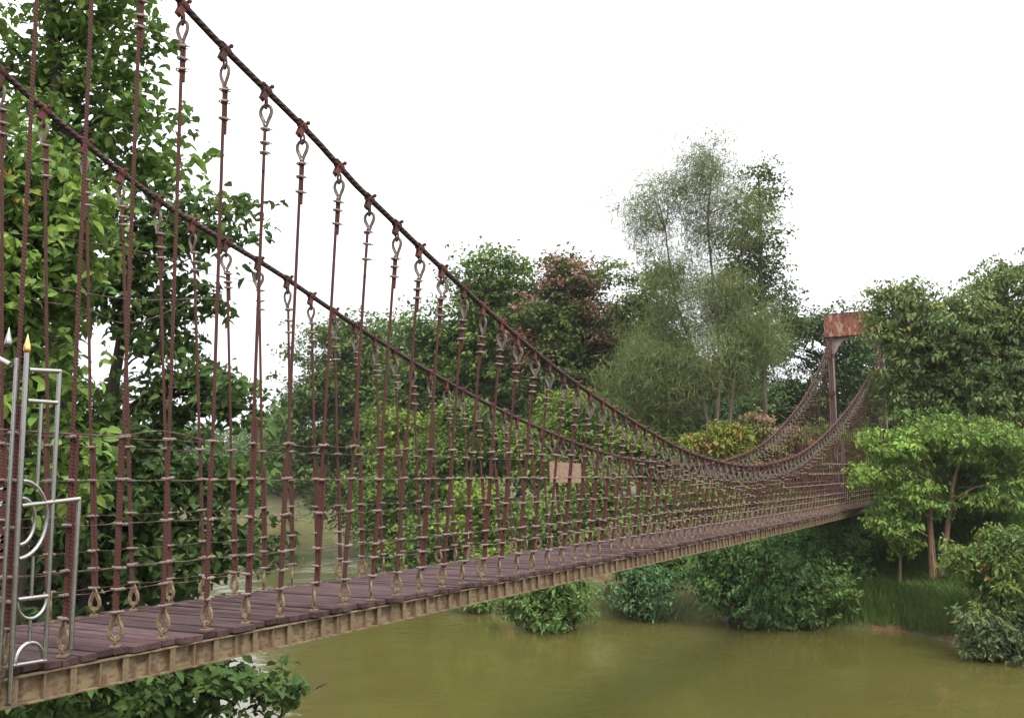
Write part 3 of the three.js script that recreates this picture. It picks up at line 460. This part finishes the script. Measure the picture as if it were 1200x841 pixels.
plant({ seed: 27, name: 'casuarina_tree', label: 'feathery grey-green casuarina with slender pale trunk and wispy top', kind: 'needle', depth: 44.5, foot: 841, trunk: 0.12, bough: 0.95, boughFlat: 0.8, clumps: 9, density: 0.42, limbs: 12, limbLift: -0.35, hang: 0.2, dark: [0.06, 0.088, 0.032], light: [0.12, 0.155, 0.06], bark: M.barkGrey,
  stems: [[[838, 560, -0.6], [840, 500, -0.8], [845, 430, -0.5], [838, 350], [830, 270], [834, 205]], [[841, 505, -0.6], [860, 440, -0.5], [868, 370], [870, 300]], [[841, 490, -0.4], [815, 420], [792, 350], [780, 270]]],
  blobs: [[770, 400, 58, 46], [840, 410, 58, 52], [815, 345, 56, 42], [735, 425, 34, 40], [770, 455, 52, 34], [870, 390, 34, 55], [720, 465, 32, 28], [838, 268, 30, 56, 0, 0.85, 0.6], [800, 290, 26, 48, 0, 0.85, 0.6], [768, 285, 18, 44, 0, 0.85, 0.5], [752, 262, 10, 22, 0, 0.85, 0.4], [780, 235, 12, 34, 0, 0.85, 0.4], [806, 222, 13, 42, 0, 0.85, 0.45], [832, 216, 11, 40, 0, 0.85, 0.5], [852, 225, 12, 38, 0, 0.85, 0.45], [868, 265, 12, 40, 0, 0.85, 0.5], [824, 198, 7, 20, 0, 0.85, 0.35], [800, 478, 50, 24, 0.6, 0.85, 0.7], [770, 425, 64, 40, -0.6, 0.85, 0.8], [875, 450, 28, 30, 0.3], [890, 395, 26, 40, -0.4]] });
plant({ seed: 28, name: 'ragged_tree', label: 'dark ragged tree with sky gaps beside the rusty bridge tower', kind: 'far', depth: 56, foot: 940, trunk: 0.26, bough: 0.9, clumps: 10, leafScale: 1.3, density: 0.75, dark: C.dark, light: [0.05, 0.09, 0.032], blobs: [[948, 385, 30, 22], [975, 380, 28, 20], [905, 470, 50, 35], [965, 440, 24, 34], [900, 420, 20, 22], [940, 480, 40, 30], [1000, 420, 30, 40], [1000, 470, 40, 40]] });
// the mass on the right
plant({ seed: 31, name: 'spreading_tree', label: 'broad grey-green tree overhanging the right leg of the bridge tower', kind: 'spray', depth: 37.5, foot: 1075, trunk: 0.26, bough: 0.75, clumps: 11, leafScale: 0.95, dark: [0.038, 0.062, 0.022], light: [0.12, 0.155, 0.05], bark: M.barkRed, blobs: [[1074, 378, 40, 34], [1060, 345, 20, 16], [1092, 420, 52, 45], [1068, 455, 40, 40], [1110, 465, 50, 40], [1038, 352, 12, 9], [1044, 398, 17, 34], [1036, 378, 9, 16]] });
plant({ seed: 32, name: 'spreading_tree', label: 'large spreading tree with pointed tip, its crown wider than its neighbour over the tower', kind: 'spray', depth: 36, foot: 1160, trunk: 0.3, bough: 0.75, clumps: 11, leafScale: 0.95, dark: [0.032, 0.06, 0.022], light: [0.11, 0.15, 0.046], bark: M.barkRed, blobs: [[1135, 375, 50, 40], [1180, 350, 36, 36], [1178, 316, 14, 14], [1160, 430, 60, 50], [1200, 410, 50, 60], [1150, 500, 60, 45], [1230, 470, 60, 90], [1240, 360, 50, 50]] });
plant({ seed: 33, name: 'young_bank_tree', label: 'young bright green tree with two slanting reddish stems on the grassy bank', kind: 'spray', depth: 33, foot: 1098, trunk: 0.13, bough: 0.55, clumps: 10, leafScale: 0.85, boughFlat: 0.35, limbs: 2, density: 0.6, dark: [0.05, 0.09, 0.024], light: C.bright, bark: M.barkRed,
  stems: [[[1102, 672], [1108, 630], [1118, 570], [1128, 525]], [[1094, 670], [1090, 620], [1092, 570], [1080, 530]]],
  blobs: [[1055, 530, 45, 24], [1035, 560, 34, 18], [1095, 505, 42, 22], [1140, 520, 45, 26], [1070, 585, 42, 18], [1185, 525, 40, 34], [1045, 610, 24, 14], [1170, 580, 45, 25]] });
plant({ seed: 34, name: 'sapling', label: 'thin pale sapling in the grass left of the two-stemmed young tree', kind: 'spray', depth: 33.5, foot: 1052, trunk: 0.05, bough: 0.4, clumps: 7, leafScale: 0.8, dark: [0.045, 0.09, 0.022], light: C.bright, bark: M.barkRed, stems: [[[1053, 668], [1056, 620], [1060, 580]]], blobs: [[1062, 635, 18, 8], [1050, 600, 22, 12], [1065, 575, 25, 14]] });

// bank shrubs; each hangs over the water at its own place
const shrub = (seed, label, depth, blobs, dark, light, extra = {}) => plant({ seed, name: 'bank_shrub', label, category: 'shrub', kind: 'spray', depth, foot: blobs[0][0], trunk: 0.07, bough: 0.5, clumps: 10, leafScale: 0.85, hang: 0.3, dark, light, blobs, bark: M.barkDark, limbs: 3, ragged: 0.22, group: 'shrubs along the far bank', ...extra });
shrub(41, 'rounded dark shrub dipping into the water below mid deck', 33.5, [[640, 712, 38, 22], [610, 700, 30, 18], [655, 690, 30, 22]], [0.04, 0.08, 0.022], [0.075, 0.13, 0.032]);
shrub(42, 'blue-green shrub overhanging the river beside the dark hollow', 35.5, [[762, 690, 30, 28], [745, 670, 24, 26]], [0.034, 0.078, 0.032], [0.06, 0.115, 0.045]);
shrub(43, 'drooping broad shrub trailing over the bank below the deck end', 34, [[850, 675, 36, 36], [838, 650, 30, 26], [870, 640, 34, 26]], [0.036, 0.08, 0.024], [0.07, 0.135, 0.036], { hang: 0.6 });
shrub(44, 'light green shrub with a low branch touching the water', 33, [[895, 695, 30, 20], [905, 725, 26, 7], [915, 670, 28, 24]], [0.035, 0.08, 0.025], [0.08, 0.15, 0.045], { hang: 0.5 });
shrub(45, 'layered dark shrub under the end of the deck by the grass', 35, [[955, 660, 45, 26], [940, 635, 40, 22], [990, 645, 30, 24]], [0.036, 0.08, 0.024], [0.07, 0.135, 0.036], { hang: 0.5 });
shrub(46, 'yellow-green bush with a few orange leaves on the muddy point', 28, [[1165, 680, 34, 36], [1190, 650, 34, 34], [1200, 700, 36, 44], [1150, 660, 24, 18]], [0.035, 0.068, 0.018], [0.095, 0.14, 0.03], { flush: { share: 0.02, color: [0.26, 0.11, 0.04] } });
shrub(47, 'low grey-green bush at the water edge under the yellow-green bush', 27.4, [[1185, 745, 32, 22], [1150, 738, 22, 20], [1210, 750, 30, 20]], [0.03, 0.05, 0.02], [0.07, 0.10, 0.04]);
shrub(48, 'broad shrub beneath the spreading trees behind the young stems', 36, [[1150, 610, 60, 30], [1200, 600, 40, 40], [1120, 560, 50, 25], [1070, 560, 50, 40], [1100, 510, 60, 40], [1180, 530, 50, 40]], C.mid, [0.085, 0.13, 0.035], { density: 0.7 });
shrub(49, 'bright croton bush with yellow leaves at the casuarina foot', 41, [[835, 517, 20, 12], [862, 515, 20, 13], [820, 522, 12, 8], [850, 525, 30, 10], [842, 506, 8, 7]], [0.075, 0.105, 0.02], [0.16, 0.175, 0.03], { bough: 0.35, flush: { share: 0.1, color: [0.22, 0.11, 0.05] }, group: undefined });
shrub(50, 'pinkish croton bush behind the yellow one near the tower', 43, [[886, 502, 15, 15], [905, 518, 28, 12], [930, 520, 20, 10]], [0.075, 0.095, 0.03], [0.14, 0.15, 0.05], { bough: 0.35, flush: { share: 0.3, color: [0.20, 0.125, 0.09] }, group: undefined });
shrub(51, 'leafy shrub filling the bank between the two stems and the layered shrub', 35.5, [[1000, 628, 26, 18], [1035, 628, 28, 14]], [0.04, 0.085, 0.022], [0.085, 0.15, 0.035], { hang: 0.4 });
shrub(54, 'low spreading shrub at the water near the open reach', 38, [[575, 690, 28, 22], [540, 675, 30, 20]], [0.036, 0.08, 0.022], [0.08, 0.14, 0.03], { hang: 0.4 });
shrub(55, 'small trailing plant over the cut bank below the grass', 33, [[950, 705, 22, 14], [970, 690, 24, 14]], [0.036, 0.08, 0.022], [0.075, 0.14, 0.035], { hang: 0.6 });
const thicket = [
  [445, 600, 30, 55, 46], [470, 520, 40, 45, 48], [520, 560, 42, 70, 46], [505, 640, 40, 40, 44], [560, 520, 45, 60, 47], [575, 610, 45, 50, 43], [630, 540, 45, 55, 45], [640, 620, 42, 40, 41], [690, 500, 45, 45, 46], [700, 590, 45, 45, 42], [745, 540, 45, 50, 44], [770, 610, 45, 40, 41], [810, 570, 45, 40, 43], [840, 600, 40, 35, 40], [880, 560, 40, 35, 43], [925, 565, 40, 35, 45], [965, 540, 30, 45, 47], [940, 605, 45, 28, 40], [990, 590, 34, 30, 46], [1010, 540, 30, 45, 47], [700, 655, 50, 32, 40], [800, 655, 40, 30, 39], [590, 668, 40, 25, 40], [470, 650, 40, 30, 46]];
const tLabels = [
  'pale bush at the corner of the thicket where open water begins',
  'yellow-green bush rising above the corner bush beside the open water',
  'tall light green bush in the middle of the thicket behind the hangers',
  'low bush just above the planks next to the open water',
  'yellow-green bush below the tall full-crowned tree',
  'leafy bush above the deck between notice board and open water',
  'light green bush directly behind the tan notice board',
  'leafy bush below the tan notice board, above the planks',
  'leafy bush under the tree with pinkish young leaves',
  'leafy bush beside the notice board where the cables dip low',
  'leafy bush under the olive tree behind the low cables',
  'leafy bush behind the railing where both cables reach their lowest',
  'leafy bush below the casuarina trunk behind the railing',
  'leafy bush under the yellow croton, just above the planks',
  'leafy bush under the pinkish croton behind the railing',
  'leafy bush where the far cable starts climbing to the tower',
  'leafy bush against the outer post of the rusty tower',
  'leafy bush under the deck above the layered dark shrub',
  'leafy bush at the base of the rusty tower',
  'leafy bush seen between the two legs of the rusty tower',
  'leafy bush in the hollow between rounded and blue-green shrubs',
  'leafy bush over the drooping shrub, under the deck',
  'leafy bush over the rounded shrub that dips into the water',
  'leafy bush at the waterline below the pale corner bush'];
const wLabels = [
  'deep green wood tree behind the dark rounded upstream tree',
  'deep green wood tree behind the domed mid green tree',
  'deep green wood tree behind the tall full-crowned tree',
  'deep green wood tree behind the tree with pinkish leaves',
  'deep green wood tree behind the olive green tree',
  'deep green wood tree behind the casuarina trunk',
  'deep green wood tree behind the pinkish croton bush',
  'deep green wood tree behind the rusty bridge tower',
  'deep green wood tree behind the tree overhanging the tower',
  'deep green wood tree behind the young two-stemmed tree',
  'deep green wood tree behind the large spreading tree'];
thicket.forEach(([x, y, rx, ry, d], i) => {
  const lightOnes = x < 660 && y < 640, t = hash(i, 3, 5);
  plant({ seed: 60 + i, name: 'thicket_bush', category: 'bush', kind: 'far', depth: d, foot: x, trunk: 0.08, bough: 0.75, clumps: 11, leafScale: 1.05, limbs: 4, bark: M.barkDark, group: lightOnes ? 'leafy bushes behind the footbridge' : 'leafy bushes behind the footbridge',
    label: tLabels[i],
    dark: mix3([0.036, 0.07, 0.018], [0.055, 0.095, 0.02], t), light: mix3([0.08, 0.135, 0.028], [0.135, 0.19, 0.03], hash(i, 8, 2)),
    blobs: [[x, y, rx, ry * 0.8], [x + (t - 0.5) * rx, y - ry * 0.4, rx * 0.7, ry * 0.5]] });
});
// the wood behind
[[450, 470, 50, 60], [520, 450, 60, 70], [610, 430, 60, 70], [690, 430, 60, 70], [770, 440, 60, 70], [850, 470, 60, 60], [900, 500, 45, 40], [960, 500, 45, 45], [1050, 430, 50, 60], [1130, 430, 60, 60], [1210, 430, 60, 70]].forEach(([x, y, rx, ry], i) => plant({ seed: 100 + i, name: 'background_tree', label: wLabels[i], group: 'wood behind the far bank', kind: 'far', depth: 68 + (i % 3) * 5, foot: x, trunk: 0.3, bough: 1.5, clumps: 13, leafScale: 1.9, limbs: 3, dark: C.deep, light: [0.045, 0.08, 0.028], bark: M.barkDark, blobs: [[x, y, rx, ry], [x - rx * 0.4, y + ry, rx, ry * 0.7], [x + rx * 0.4, y + ry, rx, ry * 0.7]] }));
// hazy trees past the river's bend
[[215, 520, 45, 26], [255, 530, 30, 24], [285, 522, 30, 26], [320, 512, 34, 26], [350, 525, 30, 26], [390, 520, 40, 30]].forEach(([x, y, rx, ry], i) => plant({ seed: 130 + i, name: 'distant_tree', label: 'small distant tree beyond the bend of the river', group: 'distant trees past the river bend', kind: 'far', depth: 128 + (i % 3) * 9, foot: x, trunk: 0.4, bough: 2.2, clumps: 12, leafScale: 2.8, limbs: 2, dark: C.dark, light: C.mid, blobs: [[x, y, rx, ry], [x + rx * 0.5, y + ry * 1.2, rx, ry], [x - rx * 0.5, y + ry * 1.2, rx, ry], [x, y + ry * 2, rx * 1.3, ry]] }));

// grass on the right bank
{
  const r = rng(400), pos = [];
  for (let k = 0; k < 14; k++) {
    const a = r() * 6.28, h = 0.26 + r() * 0.34, ox = (r() - 0.5) * 0.28, oz = (r() - 0.5) * 0.28, lx = Math.cos(a), lz = Math.sin(a), w = 0.007, wx = -lz * w, wz = lx * w, b = h * 0.15, t = h * 0.5;
    const p = [[ox - wx, 0, oz - wz], [ox + wx, 0, oz + wz], [ox + lx * b - wx, h * 0.6, oz + lz * b - wz], [ox + lx * b + wx, h * 0.6, oz + lz * b + wz], [ox + lx * t, h * 0.9, oz + lz * t]];
    for (const i of [0, 1, 2, 1, 3, 2, 2, 3, 4]) pos.push(...p[i]);
  }
  const g = new THREE.BufferGeometry(); g.setAttribute('position', new THREE.Float32BufferAttribute(pos, 3)); g.computeVertexNormals();
  const spots = []; for (let i = 0; i < 90000 && spots.length < 30000; i++) { const z = lerp(-10, 1, r()), x = lookup(FAR, z) + r() * 7, y = groundY(x, z); if (y > 0.16 && noise2(x * 0.5, z * 0.5, 77) > 0.16) spots.push([x, y, z]); }
  const im = new THREE.InstancedMesh(g, M.grass, spots.length); im.name = 'grass'; im.userData = { kind: 'stuff', label: 'long green grass covering the far bank above the water', category: 'grass' };
  const q = new THREE.Quaternion(); spots.forEach(([x, y, z], i) => { q.setFromEuler(new THREE.Euler(0, r() * 6.28, 0)); const s = 0.7 + r() * 0.7; im.setMatrixAt(i, new THREE.Matrix4().compose(V(x, y - 0.03, z), q.clone(), V(s, s, s))); const t = r(); im.setColorAt(i, new THREE.Color().setRGB(lerp(0.065, 0.13, t), lerp(0.125, 0.20, t), lerp(0.025, 0.045, t))); });
  scene.add(im);
}
// twig afloat
{
  const c = ray(372, 806), p = c.multiplyScalar(-CAM_Y / c.y).add(V(0, CAM_Y, 0)), m = new THREE.Mesh(taper([V(-0.3, 0.0, 0.1), V(-0.1, 0.03, 0), V(0.15, 0.02, -0.06), V(0.42, 0.05, -0.05)], [0.02, 0.03, 0.025, 0.01], 6, 0.3), M.barkDark);
  m.name = 'floating_twig'; m.position.copy(p); m.userData = { label: 'small dark twig afloat on the water beside the overhanging leaves', category: 'twig' }; scene.add(m);
}
scene.traverse(o => { if (o.isMesh) { o.castShadow = true; o.receiveShadow = true; } });
renderer.render(scene, camera);
